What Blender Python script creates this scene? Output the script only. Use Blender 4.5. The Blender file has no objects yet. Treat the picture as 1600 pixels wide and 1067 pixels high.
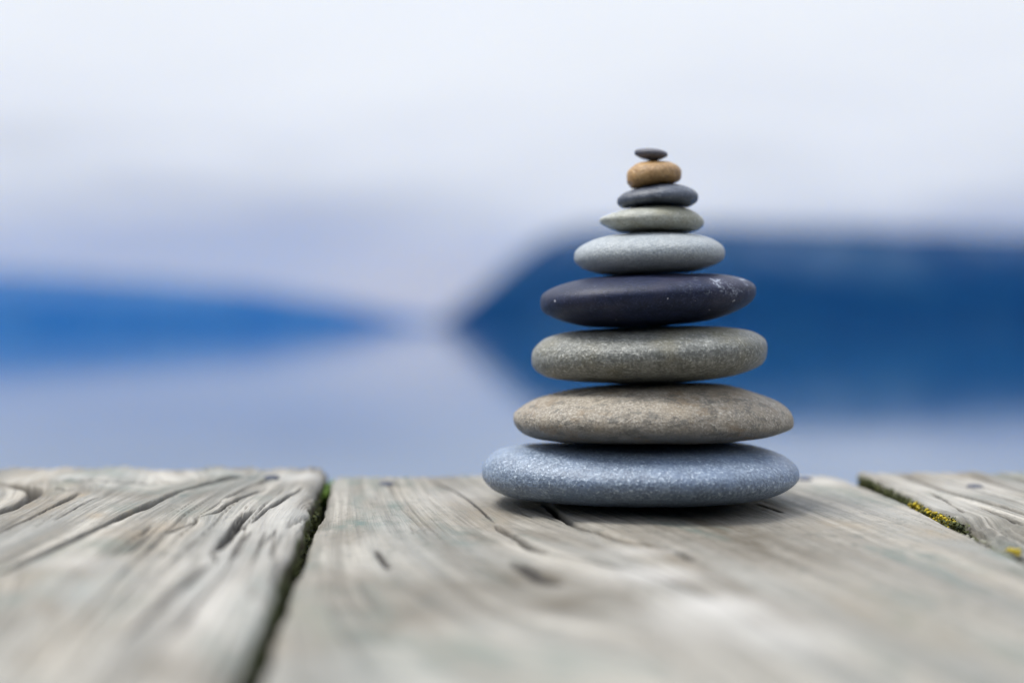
import bpy, math, random
import numpy as np

R = math.radians
scene = bpy.context.scene
rng = np.random.default_rng(7)
random.seed(7)

# ------------------------------------------------------------------ camera
F = 2222.0                 # focal length in photograph pixels (50 mm on 36 mm, 1600 px wide)
ZC = 1.05                  # camera height above the lake
STACK_Y = 0.62
cam_data = bpy.data.cameras.new('camera')
cam = bpy.data.objects.new('camera', cam_data)
scene.collection.objects.link(cam)
cam.location = (0, 0, ZC)
cam.rotation_euler = (R(90) - math.atan(23.5 / F), 0, 0)
cam_data.sensor_width = 36.0
cam_data.lens = 50.0
cam_data.clip_start = 0.01
cam_data.clip_end = 30000
cam_data.dof.use_dof = True
cam_data.dof.focus_distance = 0.578
cam_data.dof.aperture_fstop = 2.7
scene.camera = cam

# ------------------------------------------------------------------ world: overcast sky over a Nishita base
SUN_EL, SUN_AZ = 66.0, -82.0       # azimuth measured from +Y (view direction) towards +X
world = bpy.data.worlds.new('World'); scene.world = world
world.use_nodes = True
nt = world.node_tree; nt.nodes.clear()
def WN(t, **k):
    n = nt.nodes.new(t)
    for a, b in k.items(): setattr(n, a, b)
    return n
wo = WN('ShaderNodeOutputWorld'); bg = WN('ShaderNodeBackground'); bg.inputs['Strength'].default_value = 0.1
sky = WN('ShaderNodeTexSky', sky_type='NISHITA'); sky.sun_disc = False
sky.sun_elevation = R(SUN_EL); sky.sun_rotation = R(SUN_AZ)
tc = WN('ShaderNodeTexCoord'); sep = WN('ShaderNodeSeparateXYZ')
nt.links.new(tc.outputs['Generated'], sep.inputs[0])
mp = WN('ShaderNodeMapping'); mp.inputs['Scale'].default_value = (2.6, 2.6, 15.0)
nt.links.new(tc.outputs['Generated'], mp.inputs[0])
nz = WN('ShaderNodeTexNoise'); nz.inputs['Scale'].default_value = 1.7; nz.inputs['Detail'].default_value = 3
nt.links.new(mp.outputs[0], nz.inputs['Vector'])
m1 = WN('ShaderNodeMath', operation='MULTIPLY_ADD'); m1.inputs[1].default_value = 0.13; m1.inputs[2].default_value = -0.065
nt.links.new(nz.outputs['Fac'], m1.inputs[0])
m2 = WN('ShaderNodeMath', operation='ADD')
nt.links.new(sep.outputs['Z'], m2.inputs[0]); nt.links.new(m1.outputs[0], m2.inputs[1])
ramp = WN('ShaderNodeValToRGB')
nt.links.new(m2.outputs[0], ramp.inputs[0])
cr = ramp.color_ramp; cr.interpolation = 'LINEAR'
SKY = [(0.0, (0.39, 0.385, 0.37)), (0.035, (0.40, 0.40, 0.39)), (0.052, (0.40, 0.41, 0.44)), (0.094, (0.62, 0.65, 0.69)), (0.14, (0.79, 0.83, 0.90)),
       (0.207, (0.88, 0.92, 0.98)), (0.5, (1.05, 1.12, 1.28)), (1.0, (1.50, 1.62, 1.86))]
while len(cr.elements) < len(SKY): cr.elements.new(0.5)
for e, (p, c) in zip(cr.elements, SKY):
    e.position = p; e.color = (c[0], c[1], c[2], 1)
# a thin, paler place in the cloud low over the valley mouth
dv = WN('ShaderNodeVectorMath', operation='DISTANCE'); dm = WN('ShaderNodeMapping'); dm.inputs['Scale'].default_value = (1, 1, 2.2)
nt.links.new(tc.outputs['Generated'], dm.inputs[0]); nt.links.new(dm.outputs[0], dv.inputs[0]); dv.inputs[1].default_value = (-0.065, 0.9975, 0.065)
dr = WN('ShaderNodeMapRange', interpolation_type='SMOOTHERSTEP'); dr.inputs['From Min'].default_value = 0.13; dr.inputs['From Max'].default_value = 0.0
nt.links.new(dv.outputs['Value'], dr.inputs['Value'])
gl = WN('ShaderNodeMix', data_type='RGBA'); dk = WN('ShaderNodeMath', operation='MULTIPLY'); dk.inputs[1].default_value = 0.45
nt.links.new(dr.outputs['Result'], dk.inputs[0]); nt.links.new(dk.outputs[0], gl.inputs['Factor'])
nt.links.new(ramp.outputs[0], gl.inputs['A']); gl.inputs['B'].default_value = (0.60, 0.56, 0.44, 1)
sc10 = WN('ShaderNodeVectorMath', operation='SCALE'); sc10.inputs['Scale'].default_value = 10.0
nt.links.new(gl.outputs['Result'], sc10.inputs[0])
mixs = WN('ShaderNodeMix', data_type='RGBA'); mixs.inputs['Factor'].default_value = 0.95
nt.links.new(sky.outputs[0], mixs.inputs['A']); nt.links.new(sc10.outputs[0], mixs.inputs['B'])
nt.links.new(mixs.outputs['Result'], bg.inputs['Color']); nt.links.new(bg.outputs[0], wo.inputs['Surface'])

sun_data = bpy.data.lights.new('sun', 'SUN'); sun_data.energy = 3.7; sun_data.angle = R(24)
sun_data.color = (1.0, 0.98, 0.94)
sun = bpy.data.objects.new('sun', sun_data); scene.collection.objects.link(sun)
sun.location = (0, 0, 5)
sun.rotation_euler = (R(90 - SUN_EL), 0, R(180 - SUN_AZ))   # checked below with the direction vector
from mathutils import Vector
az, el = R(SUN_AZ), R(SUN_EL)
sdir = Vector((math.sin(az) * math.cos(el), math.cos(az) * math.cos(el), math.sin(el)))
sun.rotation_euler = sdir.to_track_quat('Z', 'Y').to_euler()

scene.view_settings.view_transform = 'Standard'
scene.view_settings.look = 'None'
scene.view_settings.exposure = 0.0
scene.view_settings.gamma = 1.0
scene.render.engine = 'CYCLES'
scene.cycles.use_denoising = True
scene.cycles.max_bounces = 8
scene.cycles.volume_bounces = 1
scene.cycles.sample_clamp_indirect = 10

# ------------------------------------------------------------------ node helpers
class Mat:
    def __init__(s, name):
        s.m = bpy.data.materials.new(name); s.m.use_nodes = True
        s.t = s.m.node_tree; s.b = s.t.nodes['Principled BSDF']
    def n(s, t, **k):
        x = s.t.nodes.new(t)
        for a, b in k.items(): setattr(x, a, b)
        return x
    def l(s, a, b): s.t.links.new(a, b)
    def put(s, inp, v):
        if hasattr(v, 'is_output') or isinstance(v, bpy.types.NodeSocket): s.l(v, inp)
        else: inp.default_value = v
    def math(s, op, a, b=0.0, c=None, clamp=False):
        x = s.n('ShaderNodeMath', operation=op); x.use_clamp = clamp
        s.put(x.inputs[0], a); s.put(x.inputs[1], b)
        if c is not None: s.put(x.inputs[2], c)
        return x.outputs[0]
    def coord(s, kind='Object', scale=(1, 1, 1), loc=(0, 0, 0)):
        t = s.n('ShaderNodeTexCoord'); m = s.n('ShaderNodeMapping')
        m.inputs['Scale'].default_value = scale; m.inputs['Location'].default_value = loc
        s.l(t.outputs[kind], m.inputs[0]); return m.outputs[0]
    def attr(s, name, out='Vector'):
        a = s.n('ShaderNodeAttribute'); a.attribute_name = name; return a.outputs[out]
    def scale(s, v, sc, loc=(0, 0, 0)):
        m = s.n('ShaderNodeMapping'); m.inputs['Scale'].default_value = sc; m.inputs['Location'].default_value = loc
        s.l(v, m.inputs[0]); return m.outputs[0]
    def noise(s, v, sc, det=3, rough=0.55, dist=0.0):
        x = s.n('ShaderNodeTexNoise'); x.inputs['Scale'].default_value = sc; x.inputs['Detail'].default_value = det
        x.inputs['Roughness'].default_value = rough; x.inputs['Distortion'].default_value = dist
        s.l(v, x.inputs['Vector']); return x.outputs['Fac']
    def voro(s, v, sc, feat='F1', out='Distance'):
        x = s.n('ShaderNodeTexVoronoi', feature=feat); x.inputs['Scale'].default_value = sc
        s.l(v, x.inputs['Vector']); return x.outputs[out]
    def step(s, v, a, b):
        x = s.n('ShaderNodeMapRange', interpolation_type='SMOOTHSTEP')
        s.put(x.inputs['Value'], v); x.inputs['From Min'].default_value = a; x.inputs['From Max'].default_value = b
        return x.outputs['Result']
    def mix(s, f, a, b, mode='MIX'):
        x = s.n('ShaderNodeMix', data_type='RGBA', blend_type=mode)
        s.put(x.inputs['Factor'], f)
        for i, c in (('A', a), ('B', b)):
            if isinstance(c, tuple): c = (c[0], c[1], c[2], 1)
            s.put(x.inputs[i], c)
        return x.outputs['Result']
    def bump(s, h, st, dist, prev=None):
        x = s.n('ShaderNodeBump'); x.inputs['Strength'].default_value = st; x.inputs['Distance'].default_value = dist
        s.l(h, x.inputs['Height'])
        if prev is not None: s.l(prev, x.inputs['Normal'])
        return x.outputs['Normal']
    def done(s, col, rough=0.8, normal=None, spec=0.5):
        if isinstance(col, tuple): col = (col[0], col[1], col[2], 1)
        s.put(s.b.inputs['Base Color'], col); s.put(s.b.inputs['Roughness'], rough)
        s.b.inputs['Specular IOR Level'].default_value = spec
        if normal is not None: s.l(normal, s.b.inputs['Normal'])
        return s.m

def link(o, parent=None):
    scene.collection.objects.link(o)
    if parent is not None: o.parent = parent
    return o
def mesh_obj(name, verts, faces, mat, parent=None, smooth=True, loc=(0, 0, 0)):
    me = bpy.data.meshes.new(name)
    verts = np.asarray(verts, dtype=np.float32)
    if isinstance(faces, np.ndarray):
        n = faces.shape[1]
        me.vertices.add(len(verts)); me.vertices.foreach_set('co', verts.ravel())
        me.loops.add(faces.size); me.loops.foreach_set('vertex_index', faces.astype(np.int32).ravel())
        me.polygons.add(len(faces))
        me.polygons.foreach_set('loop_start', np.arange(0, faces.size, n, dtype=np.int32))
        me.update(calc_edges=True)
    else:
        me.from_pydata([tuple(map(float, v)) for v in verts], [], [tuple(f) for f in faces])
    me.polygons.foreach_set('use_smooth', np.full(len(me.polygons), smooth))
    me.materials.append(mat)
    me.validate(); me.update()
    o = bpy.data.objects.new(name, me); o.location = loc
    return link(o, parent)
def tag(o, label=None, cat=None, group=None, kind=None):
    if label: o['label'] = label
    if cat: o['category'] = cat
    if group: o['group'] = group
    if kind: o['kind'] = kind
    return o
def grid_faces(nr, nc, wrap=False):
    r, c = np.meshgrid(np.arange(nr - 1), np.arange(nc if wrap else nc - 1), indexing='ij')
    c2 = (c + 1) % nc
    return np.stack([r * nc + c, r * nc + c2, (r + 1) * nc + c2, (r + 1) * nc + c], -1).reshape(-1, 4)

# ------------------------------------------------------------------ numpy noise
def _h(ix, iy, seed):
    n = (ix.astype(np.int64) * 374761393 + iy.astype(np.int64) * 668265263 + seed * 974634777) & 0xffffffff
    n = ((n ^ (n >> 13)) * 1274126177) & 0xffffffff
    n = n ^ (n >> 16)
    return (n & 0xffffff) / float(0xffffff)
def vn(x, y, seed=0):
    ix, iy = np.floor(x), np.floor(y); fx, fy = x - ix, y - iy
    fx = fx * fx * fx * (fx * (fx * 6 - 15) + 10); fy = fy * fy * fy * (fy * (fy * 6 - 15) + 10)
    a = _h(ix, iy, seed); b = _h(ix + 1, iy, seed); c = _h(ix, iy + 1, seed); d = _h(ix + 1, iy + 1, seed)
    return (a + (b - a) * fx) * (1 - fy) + (c + (d - c) * fx) * fy
def fbm(x, y, seed=0, octv=4, g=0.5):
    s = 0; a = 1; t = 0
    for i in range(octv):
        s = s + a * vn(x * 2 ** i + 17.3 * i, y * 2 ** i - 9.1 * i, seed + i); t += a; a *= g
    return s / t            # 0..1
def sstep(x, a, b):
    t = np.clip((x - a) / (b - a), 0, 1); return t * t * (3 - 2 * t)

# ------------------------------------------------------------------ water
M = Mat('lake_water')
v = M.coord('Object', (0.5, 1.0, 1.0))
w1 = M.noise(v, 1.3, 4, 0.5); w2 = M.noise(M.coord('Object', (0.05, 0.12, 1)), 1.0, 2, 0.5)
nrm = M.bump(w1, 0.22, 0.02); nrm = M.bump(w2, 0.25, 0.08, nrm)
water_mat = M.done((0.006, 0.055, 0.14), 0.045, nrm)
M.b.inputs['IOR'].default_value = 1.33
ring = [(0, 0, 0)]; fcs = []
for k, rad in enumerate((30, 150, 800, 2500, 5600)):
    for i in range(96):
        a = 2 * math.pi * i / 96; ring.append((rad * math.cos(a), rad * math.sin(a), 0))
for i in range(96):
    j = (i + 1) % 96
    fcs.append((0, 1 + i, 1 + j))
    for k in range(4): fcs.append((1 + 96 * k + i, 1 + 96 * (k + 1) + i, 1 + 96 * (k + 1) + j, 1 + 96 * k + j))
tag(mesh_obj('lake', ring, fcs, water_mat), kind='structure')

# ------------------------------------------------------------------ mountains
M = Mat('forested_slope')
v = M.coord('Object')
f = M.noise(v, 0.012, 5, 0.6); f2 = M.noise(v, 0.06, 3, 0.6)
c = M.mix(M.step(f, 0.35, 0.65), (0.0006, 0.005, 0.013), (0.0016, 0.011, 0.020))
c = M.mix(M.step(f2, 0.55, 0.75), c, (0.006, 0.018, 0.026))
broad = M.noise(M.scale(v, (1, 1, 2.5), (300, 0, 0)), 0.006, 3, 0.6)
c = M.mix(M.step(broad, 0.48, 0.66), c, (0.016, 0.034, 0.048))        # lighter broadleaf belts
sz = M.n('ShaderNodeSeparateXYZ'); M.l(v, sz.inputs[0])
mist_fade = M.math('MULTIPLY', M.step(M.math('MULTIPLY_ADD', f, 50.0, sz.outputs[2]), 72, 150), M.step(M.noise(v, 0.03, 4, 0.6), 0.35, 0.7))
c = M.mix(M.math('MULTIPLY', mist_fade, 0.5), c, (0.16, 0.19, 0.24))       # paler with height: ridge mist painted into the slope colour
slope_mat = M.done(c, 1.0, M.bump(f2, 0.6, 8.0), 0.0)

def mountain(D, pts, x_end, wf, seed, rough):
    """ridge along X at distance D; pts = (picture x, picture y of the crest)"""
    xs = np.array([(p[0] - 800) / F * D for p in pts]); hs = np.array([(510 - p[1]) / F * D for p in pts])
    X = np.linspace(min(xs[0], x_end), max(xs[-1], x_end), 420)
    H = np.interp(X, xs, np.maximum(hs, 0))
    H *= 1 + rough * (fbm(X / 160, X * 0, seed, 4) - 0.5)
    H = np.where(H < 1, -3, H)
    s = np.linspace(-1, 1, 61)
    Xg, Sg = np.meshgrid(X, s, indexing='ij')
    Hg = np.repeat(H[:, None], 61, 1)
    W = np.maximum(Hg, 20) * wf
    Yg = D + Sg * W * (1 + 0.15 * (fbm(Xg / 300, Sg, seed + 5, 3) - .5))
    Zg = Hg * (1 - np.abs(Sg)) ** 0.85
    Zg = Zg + (fbm(Xg / 90, Yg / 90, seed + 9, 5) - 0.5) * 0.16 * np.maximum(Hg, 0) * (1 - Sg ** 2) * (1 - np.exp(-(Sg / 0.1) ** 2))
    Zg = Zg - 3 * (np.abs(Sg) > 0.97)
    V = np.stack([Xg, Yg, Zg], -1).reshape(-1, 3)
    o = mesh_obj('mountain', V, grid_faces(len(X), 61), slope_mat)
    return tag(o, kind='structure')
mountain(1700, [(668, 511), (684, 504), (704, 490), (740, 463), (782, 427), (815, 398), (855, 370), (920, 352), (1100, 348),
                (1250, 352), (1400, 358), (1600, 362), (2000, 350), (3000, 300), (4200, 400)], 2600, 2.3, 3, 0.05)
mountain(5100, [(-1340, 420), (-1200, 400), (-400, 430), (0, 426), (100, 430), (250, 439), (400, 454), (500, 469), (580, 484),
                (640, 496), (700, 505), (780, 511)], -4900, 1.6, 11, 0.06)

# unseen wooded slope added behind the camera to block low sky light
X = np.linspace(-900, 900, 120); S = np.concatenate([np.linspace(0, .04, 8)[:-1], np.linspace(.04, 1, 43)])
Xg, Sg = np.meshgrid(X, S, indexing='ij')
Yg = -24 - 300 * Sg + 10 * (fbm(Xg / 60, Sg * 0, 31, 3) - .5)
Zg = -2 + 10 * np.minimum(1, Sg * 40) + 135 * Sg ** 0.8 + 14 * (fbm(Xg / 40, Yg / 40, 33, 5) - .5) * np.minimum(1, Sg * 8)
tag(mesh_obj('sky_blocking_hillside', np.stack([Xg, Yg, Zg], -1).reshape(-1, 3), grid_faces(120, 50), slope_mat), kind='structure')

# ------------------------------------------------------------------ air between the deck and the mountains
M = bpy.data.materials.new('blue_haze'); M.use_nodes = True
M.node_tree.nodes.remove(M.node_tree.nodes['Principled BSDF'])
pv = M.node_tree.nodes.new('ShaderNodeVolumePrincipled')
pv.inputs['Color'].default_value = (0.05, 0.30, 1.0, 1); pv.inputs['Density'].default_value = 1.05e-4
pv.inputs['Absorption Color'].default_value = (1, 1, 1, 1)
M.node_tree.links.new(pv.outputs[0], M.node_tree.nodes['Material Output'].inputs['Volume'])
hx, hz0, hz1 = 5750, -4.5, 330
hv = [(x, y, z) for z in (hz0, hz1) for y in (-hx, hx) for x in (-hx, hx)]
hz = mesh_obj('haze', hv, [(0, 2, 3, 1), (4, 5, 7, 6), (0, 1, 5, 4), (2, 6, 7, 3), (0, 4, 6, 2), (1, 3, 7, 5)], M, smooth=False)
tag(hz, kind='stuff')

# ------------------------------------------------------------------ deck geometry frame
KX, KZ = -0.0666, 0.0473           # boards run a little left and rise 2.7 degrees away from the camera
def deck_z(Y): return ZC - 0.0762 + KZ * (Y - STACK_Y)
def pix(px, y, h=0.0):
    """a point of the photograph on the deck surface -> (u across, v along)"""
    k = (y - 510) / F
    Y = (0.1055 - h) / (k + KZ); X = (px - 800) / F * Y
    return X - KX * Y, Y
def to_world(u, v, z): return u + KX * v, v, deck_z(v) + z

# ------------------------------------------------------------------ weathered wood
def wood_material(name, streak=1.0, pits=0.35):
    M = Mat(name)
    g = M.attr('grain'); st = M.n('ShaderNodeSeparateColor'); M.l(M.attr('stain_shade', 'Color'), st.inputs[0])
    ss = M.n('ShaderNodeSeparateColor'); M.l(M.attr('wear', 'Color'), ss.inputs[0])
    fine = M.noise(M.scale(g, (900, 22, 60)), 1.0, 4, 0.65)
    mid = M.noise(M.scale(g, (260, 7, 60), (3, 1, 0)), 1.0, 4, 0.6)
    big = M.noise(M.scale(g, (45, 5, 20), (7, 3, 0)), 1.0, 3, 0.55)
    hair = M.noise(M.scale(g, (1700, 30, 90), (9, 1, 0)), 1.0, 3, 0.6)
    grit = M.noise(M.scale(g, (2400, 1500, 900)), 1.0, 2, 0.6)
    col = M.mix(M.step(mid, 0.5 - 0.15 / streak, 0.5 + 0.13 / streak), (0.185, 0.178, 0.160), (0.400, 0.385, 0.352))
    col = M.mix(M.math('MULTIPLY', M.step(fine, 0.50, 0.30), 0.7 * streak), col, (0.145, 0.142, 0.132))
    col = M.mix(M.math('MULTIPLY', M.step(fine, 0.55, 0.75), 0.5 * streak), col, (0.50, 0.495, 0.485))
    col = M.mix(M.math('MULTIPLY', M.math('MULTIPLY', M.step(hair, 0.44, 0.30), M.step(big, 0.35, 0.6)), 0.9 * streak), col, (0.075, 0.07, 0.062))
    med = M.noise(M.scale(g, (115, 5, 30), (1, 7, 0)), 1.0, 3, 0.6)
    col = M.mix(M.math('MULTIPLY', M.step(med, 0.50, 0.64), 0.75 * streak), col, (0.15, 0.145, 0.13))
    col = M.mix(M.math('MULTIPLY', M.step(big, 0.42, 0.66), 0.5), col, (0.22, 0.235, 0.235))
    mott = M.noise(M.scale(g, (170, 110, 100), (4, 2, 0)), 1.0, 6, 0.72)
    col = M.mix(M.math('MULTIPLY', M.step(mott, 0.50, 0.66), pits * 1.3), col, (0.14, 0.15, 0.14))
    col = M.mix(M.math('MULTIPLY', M.step(grit, 0.58, 0.72), pits), col, (0.12, 0.12, 0.11))
    # stains with their own places: dark (in part painted shadow), green algae, warm tan, pale worn
    patch = M.noise(M.scale(g, (130, 60, 60), (1, 8, 0)), 1.0, 4, 0.7)
    pf = M.step(patch, 0.32, 0.62)
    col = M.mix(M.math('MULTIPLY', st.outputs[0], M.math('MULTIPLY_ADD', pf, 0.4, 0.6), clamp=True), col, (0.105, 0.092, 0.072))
    col = M.mix(1.0, col, (1.03, 1.0, 0.955), 'MULTIPLY')
    col = M.mix(M.math('MULTIPLY', st.outputs[1], pf, clamp=True), col, (0.115, 0.155, 0.14))
    col = M.mix(M.math('MULTIPLY', st.outputs[2], pf, clamp=True), col, (0.30, 0.25, 0.185))
    col = M.mix(M.math('MULTIPLY', ss.outputs[1], 0.8), col, (0.52, 0.50, 0.47))
    # dirt in the cracks and damp, mossy sides
    col = M.mix(M.math('MULTIPLY', ss.outputs[0], 0.97), col, (0.026, 0.022, 0.018))
    side = M.noise(M.scale(g, (140, 70, 140), (2, 2, 2)), 1.0, 4, 0.65)
    sc_ = M.mix(M.step(side, 0.35, 0.6), (0.055, 0.045, 0.03), (0.07, 0.085, 0.025))
    sc_ = M.mix(M.step(side, 0.62, 0.75), sc_, (0.16, 0.13, 0.09))
    col = M.mix(ss.outputs[2], col, sc_)
    nr = M.bump(hair, 0.6, 0.0007); nr = M.bump(fine, 0.6, 0.0011, nr); nr = M.bump(mid, 0.5, 0.0016, nr); nr = M.bump(grit, 0.35, 0.0004, nr)
    return M.done(col, 0.82, nr, 0.3)
wood = wood_material('weathered_wood')
wood_worn = wood_material('worn_smooth_wood', 0.5, 0.5)

def seg_dist(U, V, poly):
    """distance to a polyline and the position 0..1 along it"""
    best = np.full(U.shape, 1e9); tt = np.zeros(U.shape)
    P = np.array(poly); L = np.hypot(*(P[1:] - P[:-1]).T); cum = np.concatenate([[0], np.cumsum(L)])
    for i in range(len(P) - 1):
        a, d = P[i], P[i + 1] - P[i]
        t = np.clip(((U - a[0]) * d[0] + (V - a[1]) * d[1]) / (d @ d + 1e-12), 0, 1)
        q = np.hypot(U - a[0] - t * d[0], V - a[1] - t * d[1])
        m = q < best
        best = np.where(m, q, best); tt = np.where(m, (cum[i] + t * L[i]) / cum[-1], tt)
    return best, tt
def smooth_poly(pts, n=6):
    P = np.array(pts, float); out = []
    for i in range(len(P) - 1):
        p0 = P[max(i - 1, 0)]; p1 = P[i]; p2 = P[i + 1]; p3 = P[min(i + 2, len(P) - 1)]
        for t in np.linspace(0, 1, n, endpoint=False):
            out.append(0.5 * (2 * p1 + (p2 - p0) * t + (2 * p0 - 5 * p1 + 4 * p2 - p3) * t * t + (3 * p1 - p0 - 3 * p2 + p3) * t ** 3))
    out.append(P[-1]); return np.array(out)

def board(parent, u0, u1, vend, h0, cracks, blobs, seed, near=-1.6, fine=True, r0=0.0025, r1=0.0025, fissure=1.0, shape=None,
          edge=1.0, label=None, slant=None, wmat=None):
    TH = 0.042
    du = 0.0005 if fine else 0.003
    uc = np.arange(u0 + r0, u1 - r1, du)
    nk = 7
    arc = np.linspace(0, math.pi / 2, nk + 1)[1:]
    left_u = [u0 + r0 - r0 * math.sin(a) for a in arc]; left_z = [-(r0 - r0 * math.cos(a)) for a in arc]
    right_u = [u1 - r1 + r1 * math.sin(a) for a in arc]; right_z = [-(r1 - r1 * math.cos(a)) for a in arc]
    side = np.linspace(0, TH, 28 if fine else 5)[1:]
    lu = left_u + [u0] * len(side); lz = left_z + [-(r0 + s) for s in side]
    ru = right_u + [u1] * len(side); rz = right_z + [-(r1 + s) for s in side]
    cu = np.concatenate([lu[::-1], uc, ru]); cz = np.concatenate([lz[::-1], uc * 0, rz])
    if fine:
        a = np.arange(near, 0.30, 0.03); b = np.arange(0.30, 0.50, 0.0011); c_ = np.arange(0.50, vend - 0.003, 0.0008)
        vr = np.concatenate([a, b, c_])
    else: vr = np.concatenate([np.arange(near, vend - 0.003, 0.012)])
    rv = 0.003
    ev = [vend - rv + rv * math.sin(x) for x in arc] + [vend] * 8
    ez = [-(rv - rv * math.cos(x)) for x in arc] + list(-rv - np.linspace(0, TH, 9)[1:])
    vv = np.concatenate([vr, ev]); vz = np.concatenate([vr * 0, ez])
    V, U = np.meshgrid(vv, cu, indexing='ij'); EZ, CZ = np.meshgrid(vz, cz, indexing='ij')
    top = np.exp(-((np.maximum(-CZ - 0.0005, 0) / 0.002) ** 2)) * np.exp(-((np.maximum(-EZ - 0.0005, 0) / 0.003) ** 2))
    # grain field that follows the cracks
    num = np.zeros(U.shape); den = np.full(U.shape, 2.0e2)
    polys = []
    for pts, wd, dp in cracks:
        sp = smooth_poly([pix(x, y, h0) for x, y in pts]); polys.append((sp, wd, dp))
        ref = sp[:, 0].mean()
        for q in sp[::2]:
            w = 1.0 / (((U - q[0]) ** 2 + ((V - q[1]) * 0.45) ** 2) + 3e-5) ** 1.15 * 0.02
            num += w * (ref - q[0]); den += w
    G = U + num / den if slant is None else U + slant(U) * (V - 0.6)
    G = G + 0.0022 * (fbm(U * 25, V * 9, seed + 40, 3) - 0.5)
    # relief
    z = 0.0016 * (fbm(U * 14, V * 7, seed, 3) - 0.5) * 2
    z += 0.00075 * (fbm(G * 330, V * 7, seed + 1, 4) - 0.5) * 2 * fissure
    z += 0.0012 * (fbm(G * 90, V * 4, seed + 2, 3) - 0.5) * 2 * fissure
    rid = 1 - np.abs(fbm(G * 190, V * 5, seed + 3, 3) - 0.5) * 2
    amt = sstep(fbm(G * 40, V * 9, seed + 4, 3), 0.44, 0.60)
    fis = sstep(rid, 0.92, 0.98) * amt
    z -= 0.0015 * fis * fissure
    ck = 0.8 * fis * min(1, fissure)
    wu = U + 0.0012 * (fbm(U * 200, V * 90, seed + 6, 3) - 0.5); wv = V + 0.002 * (fbm(U * 90, V * 70, seed + 7, 2) - 0.5)
    for sp, wd, dp in polys:
        m = (wu > sp[:, 0].min() - .02) & (wu < sp[:, 0].max() + .02) & (wv > sp[:, 1].min() - .02) & (wv < sp[:, 1].max() + .02)
        if not m.any(): continue
        d, t = seg_dist(wu[m], wv[m], sp)
        taper = np.clip(np.minimum(t, 1 - t) * 6, 0, 1) ** 0.6
        ww = wd * 1.4 * (0.4 + 0.6 * taper)
        cut = np.exp(-(d / ww) ** 6) * taper
        lip = np.exp(-(d / (ww * 3.5)) ** 2) * taper
        z[m] -= dp * cut + 0.09 * dp * lip
        ck[m] = np.maximum(ck[m], cut ** 0.7)
    if shape is not None: z, ck2 = shape(U, V, z); ck = np.maximum(ck, ck2)
    z = z * top
    # uneven edges
    eu = (fbm(V * 30, CZ * 60, seed + 8, 4) - 0.5) * 0.0035 * edge
    sideL = sstep(-(U - u0 - 0.006), 0, 0.006); sideR = sstep(U - u1 + 0.006, 0, 0.006)
    rgh = (fbm(V * 160, CZ * 200 + EZ * 150, seed + 12, 3) - 0.5) * 0.0016
    dU = sideL * (eu + rgh) + sideR * (eu[:, ::-1] + rgh)
    dV = (fbm(U * 50, EZ * 150, seed + 13, 4) - 0.5) * 0.004 * sstep(V, vend - 0.012, vend)
    Z = np.maximum(h0 + z + CZ + EZ, h0 - TH - 0.004)
    X, Y, Zw = to_world(U + dU, V + dV, Z)
    P = np.stack([X, Y, Zw], -1).reshape(-1, 3)
    o = mesh_obj('plank', P, grid_faces(len(vv), len(cu)), wmat or wood, parent)
    me = o.data
    at = me.attributes.new('grain', 'FLOAT_VECTOR', 'POINT')
    at.data.foreach_set('vector', np.stack([G + seed, V, CZ + EZ], -1).astype(np.float32).ravel())
    S = np.zeros(U.shape + (4,), np.float32)
    Wd = np.zeros(U.shape + (4,), np.float32)
    S[..., 0] = 0.55 * sstep(fbm(G * 38, V * 9, seed + 20, 4), 0.50, 0.72)
    S[..., 1] = 0.55 * sstep(fbm(G * 45, V * 16, seed + 21, 4), 0.55, 0.75)
    S[..., 2] = 0.35 * sstep(fbm(G * 40, V * 10, seed + 22, 4), 0.56, 0.75)
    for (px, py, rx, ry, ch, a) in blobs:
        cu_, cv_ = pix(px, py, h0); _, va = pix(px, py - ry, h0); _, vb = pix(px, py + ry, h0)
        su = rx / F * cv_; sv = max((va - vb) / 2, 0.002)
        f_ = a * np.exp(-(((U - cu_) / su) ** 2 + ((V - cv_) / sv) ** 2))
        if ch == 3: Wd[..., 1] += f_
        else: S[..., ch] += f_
    Wd[..., 0] = ck * top
    Wd[..., 2] = np.clip(sstep(-CZ, 0.0022, 0.0045) + 0.4 * sstep(-EZ, 0.004, 0.012), 0, 1)
    for nm, A in (('stain_shade', S), ('wear', Wd)):
        A[..., 3] = 1; A = np.clip(A, 0, 1)
        ca = me.attributes.new(nm, 'FLOAT_COLOR', 'POINT'); ca.data.foreach_set('color', A.astype(np.float32).ravel())
    if label: o['label'] = label
    return o

dock = bpy.data.objects.new('wooden_dock', None); link(dock)
dock.location = (0, 0, 0)
tag(dock, 'weathered grey wooden dock of wide cracked planks under the stone stack', 'dock')

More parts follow.
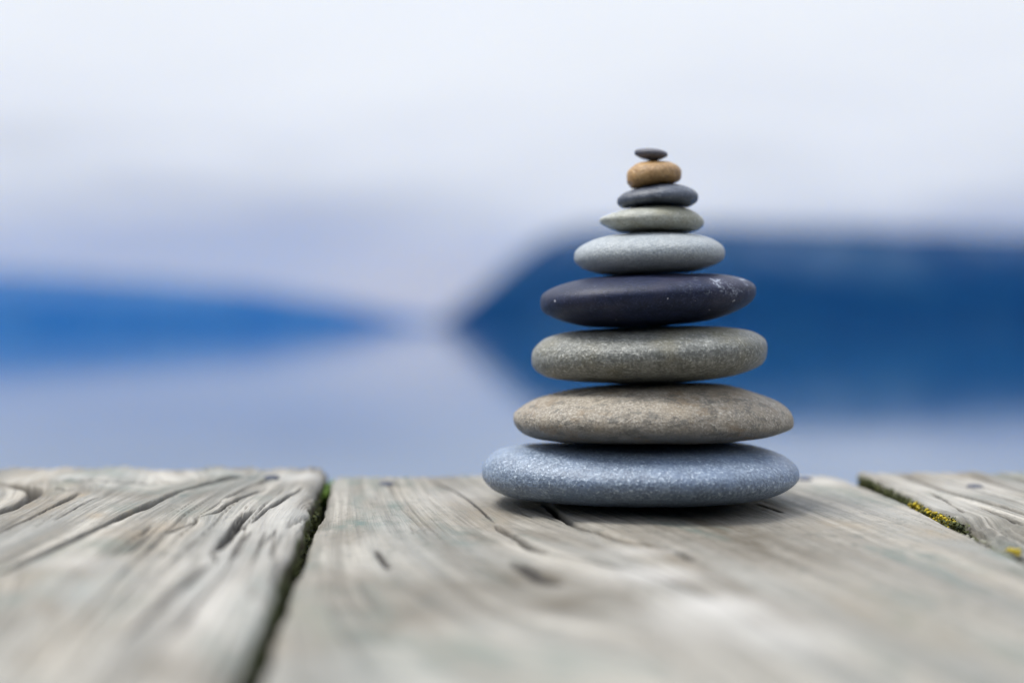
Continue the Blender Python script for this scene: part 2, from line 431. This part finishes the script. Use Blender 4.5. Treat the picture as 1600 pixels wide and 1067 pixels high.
# cracks as (points in the photograph, half width in m, depth in m)
A_CR = [
 ([(-60, 915), (0, 892), (35, 875), (70, 859), (105, 845), (140, 828), (175, 814), (196, 805), (224, 794), (252, 779), (280, 766), (308, 759), (357, 747), (392, 741)], 0.0017, 0.009),
 ([(-30, 812), (0, 801), (21, 791), (38, 782), (52, 772), (53, 765), (42, 760), (21, 754), (-10, 749)], 0.0022, 0.006),
 ([(-20, 840), (0, 831), (21, 821), (45, 810), (70, 798), (105, 782), (126, 772)], 0.0008, 0.0028),
 ([(84, 814), (115, 798), (140, 784), (157, 779)], 0.0006, 0.002),
 ([(334, 861), (350, 845), (360, 829), (371, 814), (385, 801), (399, 793)], 0.0012, 0.0045),
 ([(392, 815), (413, 798), (434, 786), (455, 773), (474, 762)], 0.0009, 0.003),
 ([(308, 808), (336, 800), (357, 787), (385, 773), (413, 763)], 0.0007, 0.0022),
 ([(353, 779), (385, 761), (420, 747)], 0.0009, 0.0028),
 ([(259, 835), (280, 826), (304, 815)], 0.0006, 0.002),
 ([(100, 750), (130, 752), (180, 753), (240, 751), (300, 748)], 0.0010, 0.0022),
 ([(85, 762), (100, 766), (120, 768)], 0.0008, 0.0015),
 ([(190, 1010), (240, 960), (290, 915), (330, 880)], 0.0008, 0.0012),
]
A_BL = [(380, 900, 100, 100, 3, 0.3), (424, 747, 16, 3, 0, 0.6), (255, 1045, 40, 28, 0, 0.8), (270, 968, 35, 22, 0, 0.35), (20, 960, 60, 30, 0, 0.35), (60, 1010, 80, 35, 2, 0.2), (170, 770, 90, 8, 0, 0.55), (250, 760, 90, 7, 1, 0.5),
        (180, 742, 40, 4, 1, 0.8), (420, 745, 55, 5, 1, 0.6), (205, 790, 30, 8, 1, 0.6), (25, 755, 45, 5, 0, 0.7), (190, 858, 35, 10, 1, 0.6), (300, 800, 40, 12, 1, 0.4),
        (150, 806, 14, 4, 2, 0.9), (128, 775, 9, 4, 2, 0.9), (205, 800, 10, 4, 2, 0.9), (220, 830, 40, 12, 2, 0.55), (110, 880, 70, 12, 3, 0.4), (440, 800, 40, 30, 3, 0.45), 
        (110, 745, 25, 4, 3, 0.8), (470, 745, 40, 8, 3, 0.7), (300, 740, 150, 4, 3, 0.4), (330, 960, 60, 40, 3, 0.3), (130, 920, 90, 25, 3, 0.3)]
def shapeA(U, V, z):
    return z, 0 * z
boardA = board(dock, -0.2950, -0.0445, 0.6965, 0.0037, A_CR, A_BL, 3, r1=0.0055, r0=0.004, fissure=1.0, shape=shapeA)

B_CR = [
 ([(815, 776), (841, 786), (853, 790), (872, 806), (893, 820), (914, 831), (944, 839), (970, 849), (1022, 861), (1060, 868)], 0.0013, 0.0045),
 ([(1058, 868), (1072, 874), (1087, 884)], 0.0016, 0.003),
 ([(777, 822), (795, 836), (816, 850), (830, 859), (861, 871)], 0.0013, 0.0032),
 ([(868, 871), (930, 885), (990, 900), (1050, 922), (1120, 950)], 0.0007, 0.0009),
 ([(588, 857), (597, 870), (608, 888)], 0.0009, 0.0012),
 ([(676, 749), (707, 766), (739, 787), (774, 819)], 0.0006, 0.0004),
 ([(800, 880), (825, 892), (845, 908), (880, 920)], 0.0022, 0.0016),
 ([(1180, 790), (1205, 798), (1225, 806)], 0.0006, 0.0012),
]
B_BL = [(612, 757, 32, 3, 0, 0.7), (1258, 751, 20, 2, 0, 0.5), (840, 905, 40, 12, 0, 0.75), (905, 945, 55, 8, 0, 0.45), (606, 985, 20, 13, 0, 0.65), (1330, 960, 110, 45, 0, 0.32), (1200, 985, 60, 18, 0, 0.25), (1110, 832, 190, 24, 0, 0.85),  # last blob here and first below: brown stain plus painted shadow of the stack
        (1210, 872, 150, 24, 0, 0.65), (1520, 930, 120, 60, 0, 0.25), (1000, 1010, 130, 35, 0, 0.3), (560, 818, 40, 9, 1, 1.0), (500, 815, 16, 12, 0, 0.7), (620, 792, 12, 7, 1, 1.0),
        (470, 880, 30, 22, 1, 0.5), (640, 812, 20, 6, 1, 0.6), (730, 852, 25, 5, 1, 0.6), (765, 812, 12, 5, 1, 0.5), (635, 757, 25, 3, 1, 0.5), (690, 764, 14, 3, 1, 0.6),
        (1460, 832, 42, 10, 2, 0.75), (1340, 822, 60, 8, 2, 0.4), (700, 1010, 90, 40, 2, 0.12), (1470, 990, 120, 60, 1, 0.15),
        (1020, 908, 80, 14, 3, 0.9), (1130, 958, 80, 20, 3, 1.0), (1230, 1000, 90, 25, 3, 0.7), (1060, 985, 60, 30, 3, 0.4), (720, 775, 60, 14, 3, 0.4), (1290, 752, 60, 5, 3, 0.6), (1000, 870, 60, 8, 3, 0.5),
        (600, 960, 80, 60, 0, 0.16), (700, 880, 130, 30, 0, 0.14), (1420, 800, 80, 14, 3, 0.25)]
def shapeB(U, V, z):
    z = z - 0.0030 * sstep(U, 0.196, 0.213) * sstep(V, 0.60, 0.69)           # worn far corner
    z = z - 0.0022 * np.exp(-((U + 0.036) / 0.008) ** 2 - ((V - 0.575) / 0.03) ** 2)   # nibbled left edge
    z = z + 0.0012 * sstep(U, 0.02, 0.08) * (1 - sstep(U, 0.16, 0.2))
    return z, 0 * z
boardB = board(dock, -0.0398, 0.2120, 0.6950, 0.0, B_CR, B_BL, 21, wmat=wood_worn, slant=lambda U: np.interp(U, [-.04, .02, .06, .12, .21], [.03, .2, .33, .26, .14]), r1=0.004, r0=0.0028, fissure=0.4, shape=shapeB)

C_CR = [
 ([(1403, 736), (1432, 747), (1470, 761), (1500, 772), (1525, 781), (1555, 791), (1575, 796), (1610, 810)], 0.0011, 0.0035),
 ([(1440, 762), (1455, 769), (1475, 782), (1507, 803)], 0.0007, 0.0016),
 ([(1530, 793), (1560, 804), (1600, 820)], 0.0007, 0.0018),
 ([(1460, 744), (1520, 762), (1600, 790)], 0.0006, 0.0016),
 ([(1520, 742), (1560, 755), (1620, 775)], 0.0008, 0.002),
]
C_BL = [(1524, 760, 22, 3, 0, 0.6), (1515, 817, 22, 6, 0, 1.2), (1385, 752, 20, 6, 0, 0.4), (1560, 838, 45, 14, 1, 1.0), (1540, 832, 30, 10, 2, 0.6), (1520, 822, 20, 7, 0, 0.9), (1500, 760, 100, 12, 3, 0.5), (1480, 790, 60, 12, 3, 0.4)]
def shapeC(U, V, z):
    e = 0.236 + 0.012 * (fbm(V * 60, U * 0, 5, 3) - 0.5)
    chip = (1 - sstep(V, 0.562, 0.572)) * (1 - sstep(U, e - 0.006, e + 0.003))
    z = z * (1 - 0.5 * chip) - chip * (0.0042 + 0.0045 * (fbm(U * 260, V * 180, 77, 4) - 0.5))
    return z, 0.30 * chip
boardC = board(dock, 0.2165, 0.4680, 0.6975, 0.0016, C_CR, C_BL, 45, slant=lambda U: 0.08 + 0 * U, r0=0.0022, r1=0.004, fissure=1.0, shape=shapeC)
for (a, b_, h, s) in ((-0.5510, -0.3000, 0.001, 60), (0.4730, 0.7240, 0.0, 72), (-0.8070, -0.5560, 0.0, 81), (0.7290, 0.9800, 0.001, 93)):
    board(dock, a, b_, 0.6960, h, [], [], s, fine=False)

def box(name, u0, u1, v0, v1, z0, z1, mat, parent):
    P = [to_world(u, v, z) for z in (z0, z1) for v in (v0, v1) for u in (u0, u1)]
    o = mesh_obj(name, P, [(0, 2, 3, 1), (4, 5, 7, 6), (0, 1, 5, 4), (2, 6, 7, 3), (0, 4, 6, 2), (1, 3, 7, 5)], mat, parent, smooth=False)
    b = o.modifiers.new('bevel', 'BEVEL'); b.width = 0.004; b.segments = 2
    return o
M = Mat('damp_timber')
v = M.coord('Object', (6, 60, 60)); n_ = M.noise(v, 1, 4)
timber = M.done(M.mix(n_, (0.07, 0.06, 0.045), (0.16, 0.145, 0.12)), 0.85, M.bump(n_, 0.5, 0.003))
for vj in (0.600, 0.0, -0.6, -1.2):
    box('joist', -0.80, 0.97, vj, vj + 0.045, -0.20, -0.0465, timber, dock)
def post(u, v):
    x, y, z = to_world(u, v, -0.2)
    n = 20; V = []; Fc = []
    for k, zz in enumerate((z - 0.002, z - 0.3, 0.0, -2.0)):
        for i in range(n):
            a = 2 * math.pi * i / n; r = 0.085 + 0.006 * k + 0.002 * math.sin(5 * a)
            V.append((x + r * math.cos(a), y + r * math.sin(a), zz))
    for k in range(3):
        for i in range(n): Fc.append((k * n + i, k * n + (i + 1) % n, (k + 1) * n + (i + 1) % n, (k + 1) * n + i))
    Fc.append(tuple(range(n)))
    return mesh_obj('post', V, Fc, timber, dock)
for u in (-0.65, 0.82):
    for v_ in (0.53, -1.18): post(u, v_)

# nail heads driven in along the far end
M = Mat('blued_steel')
v = M.coord('Object'); n_ = M.noise(v, 900, 3)
steel = M.done(M.mix(n_, (0.035, 0.045, 0.075), (0.09, 0.10, 0.13)), 0.75, M.bump(n_, 0.4, 0.0003)); M.b.inputs['Metallic'].default_value = 0.2; M.b.inputs['Specular IOR Level'].default_value = 0.2
def nail(parent, px, y, h, r=0.0039):
    u, v = pix(px, y, h)
    prof = [(0, 0.0010), (0.35, 0.0012), (0.75, 0.0009), (0.95, 0.0003), (1.0, -0.0006), (0.97, -0.0020)]
    n = 24; V = [(0, 0, prof[0][1])]; Fc = []
    for r_, z_ in prof[1:]:
        for i in range(n):
            a = 2 * math.pi * i / n; V.append((r * r_ * math.cos(a), r * r_ * math.sin(a), z_))
    for i in range(n):
        j = (i + 1) % n; Fc.append((0, 1 + i, 1 + j))
        for k in range(len(prof) - 2): Fc.append((1 + k * n + i, 1 + (k + 1) * n + i, 1 + (k + 1) * n + j, 1 + k * n + j))
    x, yy, z = to_world(u, v, h)
    # sit the head on the actual wood
    co = np.empty(len(parent.data.vertices) * 3, np.float32); parent.data.vertices.foreach_get('co', co); co = co.reshape(-1, 3)
    d = np.hypot(co[:, 0] - x, co[:, 1] - yy); zz = co[d < r][:, 2]
    z = np.percentile(zz, 70) if len(zz) else z
    o = mesh_obj('nail_head', V, Fc, steel, parent, loc=(x, yy, z - 0.0002))
    o.rotation_euler = (math.atan(KZ) + 0.03, 0, 0)
    return o
nail(boardA, 424, 746, 0.0037); nail(boardB, 604, 756, 0); nail(boardB, 1258, 750, 0); nail(boardC, 1524, 758, 0.0016)
nail(boardA, -90, 752, 0.0037)

# ------------------------------------------------------------------ moss and lichen in the gaps
def leafy(name, pts, size, mat, up=0.6):
    V = []; Fc = []
    for p in pts:
        for k in range(5):
            a = rng.uniform(0, 2 * math.pi); s = size * rng.uniform(0.5, 1.3)
            d = np.array([math.cos(a), math.sin(a), up * rng.uniform(0.2, 1.6)]); d /= np.linalg.norm(d)
            w = np.cross(d, [0, 0, 1.0]); w = w / (np.linalg.norm(w) + 1e-9) * s * 0.28
            b = p + rng.normal(0, size * 0.35, 3); i = len(V)
            V += [b - w * .5, b + w * .5, b + d * s * .55 + w, b + d * s, b + d * s * .55 - w]
            Fc += [(i, i + 1, i + 2, i + 3, i + 4)]
    return mesh_obj(name, V, Fc, mat, smooth=False)
def lumps(name, pts, rr, mat):
    ico = [(0, 0, 1)] + [(math.cos(i * 2 * math.pi / 5) * .89, math.sin(i * 2 * math.pi / 5) * .89, .45) for i in range(5)] + \
          [(math.cos((i + .5) * 2 * math.pi / 5) * .89, math.sin((i + .5) * 2 * math.pi / 5) * .89, -.45) for i in range(5)] + [(0, 0, -1)]
    T = [(0, 1 + i, 1 + (i + 1) % 5) for i in range(5)] + [(1 + i, 6 + i, 1 + (i + 1) % 5) for i in range(5)] + \
        [(6 + i, 6 + (i + 1) % 5, 1 + (i + 1) % 5) for i in range(5)] + [(11, 6 + (i + 1) % 5, 6 + i) for i in range(5)]
    V = []; Fc = []
    for p, r in zip(pts, rr):
        i = len(V); V += [p + r * np.array(q) * (1, 1, .8) for q in ico]; Fc += [(a + i, b + i, c + i) for a, b, c in T]
    return mesh_obj(name, V, Fc, mat)
def moss_mat(name, a, b):
    M = Mat(name); v = M.coord('Object'); n_ = M.noise(v, 350, 3)
    return M.done(M.mix(M.step(n_, .35, .65), a, b), 0.8)
green = moss_mat('bright_moss', (0.05, 0.11, 0.012), (0.14, 0.24, 0.02))
olive = moss_mat('olive_moss', (0.035, 0.045, 0.012), (0.10, 0.11, 0.02))
yellow = moss_mat('yellow_lichen', (0.25, 0.19, 0.008), (0.55, 0.42, 0.015))
def scatter(n, u0, u1, v0, v1, z0, z1, dens=None):
    P = []
    while len(P) < n:
        u, v, z = rng.uniform(u0, u1), rng.uniform(v0, v1), rng.uniform(z0, z1)
        if dens is not None and rng.uniform() > dens(u, v, z): continue
        P.append(np.array(to_world(u, v, z)))
    return P
tag(leafy('moss', scatter(260, -0.0440, -0.0405, 0.650, 0.682, -0.010, -0.0012), 0.0016, green),
    'bright green moss tuft at the far end of the gap left of the stack', 'moss', kind='stuff')
tag(leafy('moss', scatter(900, -0.0462, -0.0435, 0.50, 0.655, -0.016, -0.0035, lambda u, v, z: 0.15 + 0.85 * (math.sin(v * 90) * math.sin(v * 37 + 1) > -0.1)), 0.0013, olive),
    'dark olive moss along the shaded side of the left plank gap', 'moss', kind='stuff')
tag(leafy('moss', scatter(1500, 0.2135, 0.2178, 0.560, 0.690, -0.010, 0.0002), 0.0014, olive),
    'olive moss filling the gap between the planks right of the stack', 'moss', kind='stuff')
yp = scatter(230, 0.2138, 0.2172, 0.572, 0.618, -0.004, 0.0006)
tag(lumps('lichen', yp, rng.uniform(0.0004, 0.0010, len(yp)), yellow),
    'yellow lichen beads in the right gap near the chipped plank corner', 'lichen', kind='stuff')
uy, vy = pix(1586, 862, 0.0)
yp = [np.array(to_world(uy + rng.normal(0, .0007), vy + rng.normal(0, .0018), -0.0005 + abs(rng.normal(0, .0007)))) for _ in range(34)]
tag(lumps('lichen', yp, rng.uniform(0.0005, 0.0011, len(yp)), yellow),
    'small yellow lichen clump in the plank gap at the right picture edge', 'lichen', kind='stuff')
yp = scatter(500, 0.2120, 0.2300, 0.49, 0.568, -0.008, -0.0035)
M = Mat('grit'); n_ = M.noise(M.coord('Object'), 500, 2)
grit_m = M.done(M.mix(n_, (0.10, 0.10, 0.07), (0.34, 0.33, 0.27)), 0.9)
tag(lumps('debris', yp, rng.uniform(0.0006, 0.0018, len(yp)), grit_m), 'pale crumbled wood grit filling the gap below the chipped plank corner', 'debris', kind='stuff')

# ------------------------------------------------------------------ the stones
DARKER = {'blue_grey_stone': 1.05, 'tan_stone': 0.82, 'olive_grey_stone': 0.88, 'pale_grey_stone': 0.8, 'pale_green_stone': 0.85, 'slate_stone': 0.62, 'dark_slate_pebble': 0.8, 'black_stone': 1.5}
def stone_mat(name, dark, light, speck, speck_amt, patch, patch_amt, grain=900, rough=0.62, bump=0.0004, extra=None, dspeck=None, coarse=1.0):
    M = Mat(name); v = M.coord('Object')
    big = M.noise(v, 45, 4, 0.6); mid = M.noise(v, 210 / coarse, 4, 0.65); fine = M.noise(v, grain, 3, 0.7)
    fm = M.math('MULTIPLY_ADD', mid, 0.35, M.math('MULTIPLY', fine, 0.65))
    col = M.mix(M.step(fm, 0.40, 0.60), dark, light)
    col = M.mix(M.math('MULTIPLY', M.step(big, 0.45, 0.65), patch_amt), col, patch)
    sp = M.step(fine, 0.56, 0.64)
    sp2 = M.step(M.noise(v, grain * 0.45, 2, 0.6), 0.40, 0.62)
    col = M.mix(M.math('MULTIPLY', M.math('MULTIPLY', sp, sp2), speck_amt), col, speck)
    ds = M.step(M.noise(M.scale(v, (1, 1, 1), (5, 5, 5)), grain * 0.8, 3, 0.7), 0.56, 0.72)
    col = M.mix(M.math('MULTIPLY', ds, 0.65), col, dspeck or tuple(x * 0.35 for x in dark))
    if extra: col = extra(M, v, col)
    nr = M.bump(big, 0.5, 0.0015); nr = M.bump(mid, 0.5, bump * 2.2 * coarse, nr); nr = M.bump(fine, 0.8, bump * 1.5, nr)
    d = M.mix(1.0, col, (0.98, 0.97, 0.96), 'MULTIPLY')
    if name in DARKER: d = M.mix(1.0, col, (DARKER[name],) * 3, 'MULTIPLY')
    return M.done(d, rough * 0.8, nr, 0.3 if name == 'black_stone' else 0.6)

def make_stone(outline_top, outline_bot, left, right, sc, off, depth, mat, label, seed, yoff=0.0, nexp=2.0, lump=0.048):
    nexp += 0.5; blunt = 0.1 if 'pointed' in label else 0.27
    """outline points in photograph crops (scale sc, offset off); depth = full size along the view"""
    YD = STACK_Y + yoff
    cv = lambda p: ((off[0] + p[0] / sc - 800) / F * YD, -(off[1] + p[1] / sc - 510) / F * YD)
    L, Rr = cv(left), cv(right); cx = (L[0] + Rr[0]) / 2; a = (Rr[0] - L[0]) / 2
    mid = lambda x: L[1] + (x - L[0]) / (Rr[0] - L[0]) * (Rr[1] - L[1])
    b = depth / 2
    th = np.linspace(0.0, math.pi, 181)
    ex = 2.0 / nexp
    def fit(pts, sign):
        T, Gv = [], []
        for p in pts:
            x, z = cv(p); t = (x - cx) / a
            if abs(t) > 0.985: continue
            ang = math.acos(-t); s = math.sin(ang) ** ex
            Hh = max(sign * (z - mid(x)), 1e-5)
            eps = abs(z) / STACK_Y                                 # elevation angle the rim is seen at
            hh = math.sqrt(max(Hh ** 2 - (b * s * eps) ** 2, (0.55 * Hh) ** 2))
            T.append(ang); Gv.append(hh / s)
        o_ = np.argsort(T); T = np.array(T)[o_]; Gv = np.array(Gv)[o_]
        g = np.interp(th, T, Gv) * (1 + blunt * (np.exp(-(th / 0.40) ** 2) + np.exp(-((math.pi - th) / 0.40) ** 2)))
        k = np.exp(-0.5 * (np.arange(-24, 25) / 3.5) ** 2); k /= k.sum()
        return np.convolve(np.pad(g, 24, mode='edge'), k, 'valid')
    gt, gb = fit(outline_top, 1), fit(outline_bot, -1)
    nb = 200
    be = np.linspace(0, 2 * math.pi, nb, endpoint=False)
    TH, BE = np.meshgrid(th[1:-1], be, indexing='ij')
    s = np.sin(TH) ** ex; x = -a * np.cos(TH)
    cb, sb = np.cos(BE), np.sin(BE)
    pe = 0.92
    zz = np.sign(sb) * np.abs(sb) ** pe; yy = np.sign(cb) * np.abs(cb) ** 0.95
    gT = np.repeat(gt[1:-1, None], nb, 1); gB = np.repeat(gb[1:-1, None], nb, 1)
    z = np.where(sb > 0, gT, gB) * s * zz
    y = b * np.sin(TH) ** 0.95 * yy * (1 + 0.10 * math.sin(seed) * np.cos(TH))
    # low, broad unevenness
    lm = 1 + lump * 2 * (fbm(x / a * 1.6 + 9, y / b * 1.6 + 5 + seed, seed, 3) - 0.5)
    z = z * lm + np.array([mid(q + cx) for q in x[:, 0]])[:, None] - mid(cx)
    V = np.stack([x, y, z], -1).reshape(-1, 3)
    n1 = len(th) - 2
    Fc = [tuple(f) for f in grid_faces(n1, nb, True)]
    V = np.vstack([V, [[-a, 0, L[1] - mid(cx)]], [[a, 0, Rr[1] - mid(cx)]]])
    i0, i1 = n1 * nb, n1 * nb + 1
    Fc = [(f[3], f[2], f[1], f[0]) for f in Fc]
    for j in range(nb):
        k = (j + 1) % nb
        Fc.append((i0, j, k)); Fc.append((i1, (n1 - 1) * nb + k, (n1 - 1) * nb + j))
    o = mesh_obj('stone', V, Fc, mat, loc=(cx, STACK_Y + yoff, ZC + mid(cx)))
    me = o.data
    tag(o, label, 'stone', 'flat stones balanced in a stack')
    return o, V

Z1 = (4.64, (880, 210)); Z2 = (3.3333, (800, 400)); Z3 = (2.857, (720, 580))
def abrasion(M, v, col):
    sx = M.n('ShaderNodeSeparateXYZ'); M.l(v, sx.inputs[0])
    right = M.step(sx.outputs[0], 0.006, 0.040); upz = M.step(sx.outputs[2], -0.003, 0.005)
    n1 = M.step(M.noise(v, 170, 5, 0.75), 0.50, 0.64); n2 = M.step(M.noise(v, 700, 3, 0.7), 0.42, 0.60)
    f = M.math('MULTIPLY', M.math('MULTIPLY', right, upz), M.math('MULTIPLY', n1, n2))
    col = M.mix(M.math('MULTIPLY', f, 0.8), col, (0.40, 0.44, 0.52))
    n3 = M.step(M.noise(v, 330, 2, 0.5), 0.735, 0.76)
    return M.mix(M.math('MULTIPLY', n3, 0.6), col, (0.45, 0.45, 0.5))
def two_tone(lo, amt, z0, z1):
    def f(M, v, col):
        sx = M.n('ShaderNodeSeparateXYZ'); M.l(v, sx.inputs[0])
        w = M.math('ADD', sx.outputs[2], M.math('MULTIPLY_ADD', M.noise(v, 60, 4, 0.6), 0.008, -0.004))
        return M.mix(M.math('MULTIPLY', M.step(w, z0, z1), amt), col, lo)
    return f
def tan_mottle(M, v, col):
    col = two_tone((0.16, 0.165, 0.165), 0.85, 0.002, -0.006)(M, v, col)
    n = M.noise(M.scale(v, (1, 1, 2.2), (3, 3, 3)), 75, 6, 0.75)
    col = M.mix(M.math('MULTIPLY', M.step(n, 0.52, 0.62), 0.6), col, (0.23, 0.16, 0.09))
    n = M.noise(M.scale(v, (1, 1, 1.8), (8, 1, 3)), 120, 6, 0.8)
    return M.mix(M.math('MULTIPLY', M.step(n, 0.50, 0.60), 0.7), col, (0.115, 0.11, 0.095))
mats = [
 stone_mat('blue_grey_stone', (0.105, 0.140, 0.200), (0.22, 0.275, 0.355), (0.60, 0.68, 0.77), 0.6, (0.16, 0.22, 0.33), 0.5, grain=850, rough=0.5, dspeck=(0.045, 0.07, 0.12)),
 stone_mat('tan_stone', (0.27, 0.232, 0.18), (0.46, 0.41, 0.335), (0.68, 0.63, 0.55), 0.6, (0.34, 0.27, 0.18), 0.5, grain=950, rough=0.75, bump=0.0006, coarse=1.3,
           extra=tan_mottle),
 stone_mat('olive_grey_stone', (0.135, 0.14, 0.125), (0.30, 0.305, 0.28), (0.55, 0.55, 0.50), 0.75, (0.17, 0.155, 0.095), 0.6, grain=800, rough=0.6, bump=0.0005, coarse=1.2),
 stone_mat('black_stone', (0.005, 0.008, 0.022), (0.010, 0.015, 0.040), (0.10, 0.10, 0.14), 0.2, (0.03, 0.028, 0.045), 0.5, grain=1000, rough=0.62, bump=0.00015, extra=abrasion, dspeck=(0.004, 0.005, 0.012)),
 stone_mat('pale_grey_stone', (0.33, 0.37, 0.40), (0.46, 0.50, 0.525), (0.70, 0.72, 0.73), 0.5, (0.42, 0.43, 0.42), 0.4, grain=1050, rough=0.65, dspeck=(0.15, 0.18, 0.21)),
 stone_mat('pale_green_stone', (0.315, 0.328, 0.285), (0.455, 0.462, 0.415), (0.62, 0.62, 0.55), 0.4, (0.24, 0.225, 0.13), 0.6, grain=1000, rough=0.62),
 stone_mat('slate_stone', (0.045, 0.060, 0.095), (0.085, 0.105, 0.15), (0.36, 0.40, 0.47), 0.6, (0.17, 0.20, 0.26), 0.5, grain=800, rough=0.5),
 stone_mat('ochre_stone', (0.27, 0.145, 0.045), (0.46, 0.27, 0.095), (0.52, 0.38, 0.22), 0.4, (0.30, 0.20, 0.10), 0.4, grain=900, rough=0.55, dspeck=(0.10, 0.05, 0.02)),
 stone_mat('dark_slate_pebble', (0.075, 0.080, 0.11), (0.12, 0.12, 0.155), (0.25, 0.25, 0.28), 0.3, (0.11, 0.095, 0.10), 0.4, grain=1000, rough=0.6),
]
SPEC = [
 # top outline, bottom outline, left, right, crop, depth, label, y offset, exponent
 ([(110,405),(170,350),(260,328),(400,318),(600,313),(800,310),(1000,310),(1200,312),(1320,330),(1420,365),(1480,410)],
  [(110,490),(150,530),(220,562),(320,580),(450,592),(600,602),(800,606),(1000,604),(1150,596),(1300,577),(1400,545),(1470,500)],
  (95,450), (1500,455), Z3, 0.108, 'blue grey speckled flat stone, widest and lowest, resting on the wooden plank', -0.009, 2.3),
 ([(260,160),(330,115),(450,78),(600,52),(750,40),(900,32),(1050,35),(1200,50),(1330,90),(1420,130),(1470,180)],
  [(245,225),(280,260),(360,290),(500,305),(650,310),(850,310),(1050,310),(1200,300),(1330,285),(1430,255),(1475,230)],
  (235,195), (1480,215), Z3, 0.098, 'rough beige and tan flat stone lying on the blue grey bottom stone', -0.006, 2.1),
 ([(120,465),(170,415),(240,385),(340,365),(500,357),(650,352),(850,345),(1000,342),(1150,350),(1240,370),(1290,400)],
  [(125,565),(180,605),(260,625),(400,637),(600,640),(800,633),(1000,625),(1150,600),(1250,560),(1310,510)],
  (102,515), (1320,455), Z2, 0.084, 'mottled olive grey stone between the tan stone and the black stone', -0.004, 2.3),
 ([(170,180),(240,140),(320,115),(420,95),(540,85),(800,75),(1000,70),(1100,76),(1180,95),(1240,125)],
  [(165,265),(230,305),(320,335),(420,350),(560,355),(700,350),(850,340),(1000,325),(1120,290),(1210,240),(1255,195)],
  (148,225), (1265,165), Z2, 0.076, 'smooth black flat stone with whitish scuffs at its right end', -0.003, 2.15),
 ([(100,820),(170,765),(250,730),(350,708),(500,692),(650,685),(800,688),(950,700),(1050,730),(1130,780)],
  [(100,910),(160,955),(250,985),(350,1000),(500,1000),(650,990),(800,983),(950,968),(1060,935),(1130,895)],
  (80,870), (1165,845), Z1, 0.056, 'pale blue grey fine grained stone sitting on the black stone', 0.0, 2.15),
 ([(290,580),(350,555),(450,527),(550,507),(690,494),(800,500),(900,522),(960,550),(1000,585)],
  [(300,640),(400,685),(420,692),(600,692),(800,692),(920,692),(970,675),(1005,650)],
  (265,605), (1017,620), Z1, 0.036, 'pale greenish grey stone with pointed left end and olive patch', 0.0, 2.1),
 ([(400,450),(440,415),(500,392),(600,370),(700,354),(780,350),(860,362),(930,390),(965,420)],
  [(400,500),(430,525),(520,520),(650,506),(800,508),(880,518),(910,518),(950,490)],
  (390,475), (975,445), Z1, 0.030, 'tilted dark slate stone with whitish flecks just under the ochre stone', 0.0, 2.2),
 ([(475,255),(500,225),(540,198),(600,188),(700,185),(760,190),(820,215),(842,240)],
  [(475,355),(495,385),(520,388),(600,372),(700,358),(800,352),(840,325)],
  (460,310), (855,275), Z1, 0.021, 'rounded ochre brown pebble, second from the top of the stack', 0.0, 2.7),
 ([(530,112),(560,104),(620,102),(680,107),(730,122)],
  [(530,155),(570,178),(640,193),(700,188),(735,170)],
  (515,135), (755,150), Z1, 0.0125, 'tiny dark slate pebble on the very top of the stack', 0.0, 2.2),
]
from mathutils.bvhtree import BVHTree
def bvh(o):
    bpy.context.view_layer.update()
    me = o.data
    return BVHTree.FromPolygons([o.matrix_world @ v.co for v in me.vertices], [tuple(p.vertices) for p in me.polygons])
def bvh_patch(o, x0, x1, y0):
    me = o.data; n = len(me.vertices)
    co = np.empty(n * 3, np.float32); me.vertices.foreach_get('co', co); co = co.reshape(-1, 3)
    f = np.empty(len(me.polygons) * 4, np.int32); me.loops.foreach_get('vertex_index', f); f = f.reshape(-1, 4)
    c = co[f[:, 0]]; f = f[(c[:, 0] > x0) & (c[:, 0] < x1) & (c[:, 1] > y0)]
    ids, inv = np.unique(f, return_inverse=True)
    return BVHTree.FromPolygons([Vector(q) for q in co[ids]], [tuple(q) for q in inv.reshape(-1, 4)])
tree = bvh_patch(boardB, -0.04, 0.16, 0.5); prev_loc = None
for i, (tp, bt, lf, rt, (sc_, off), dep, lab, yo, ne) in enumerate(SPEC):
    o, V = make_stone(tp, bt, lf, rt, sc_, off, dep, mats[i], lab, 5 + i * 3, yo, ne)
    L = np.array(o.location); W = V + L
    mz = np.median(W[:, 2])
    idx = [j for j in range(len(W)) if W[j, 2] < mz]
    tops = {}
    for j in idx:
        h = tree.ray_cast(Vector((W[j, 0], W[j, 1], W[j, 2] + 0.03)), Vector((0, 0, -1)))
        if h[0] is not None: tops[j] = h[0].z
    pen = max(tops[j] - W[j, 2] for j in tops)          # > 0: would sink into what is below
    lift = pen - 0.0009 if pen > 0.0009 else (pen if pen < 0 else 0.0)
    W[:, 2] += lift
    for j, zt in tops.items():                           # worn to fit: the lower face rests on the one below
        if W[j, 2] < zt + 0.00004: W[j, 2] = zt + 0.00004
    print('STONE', i, 'pen', round(pen * 1000, 2), 'lift', round(lift * 1000, 2))
    o.location.z += lift
    W[:, 2] -= lift
    o.data.vertices.foreach_set('co', (W - L).astype(np.float32).ravel()); o.data.update()
    tree = bvh(o)
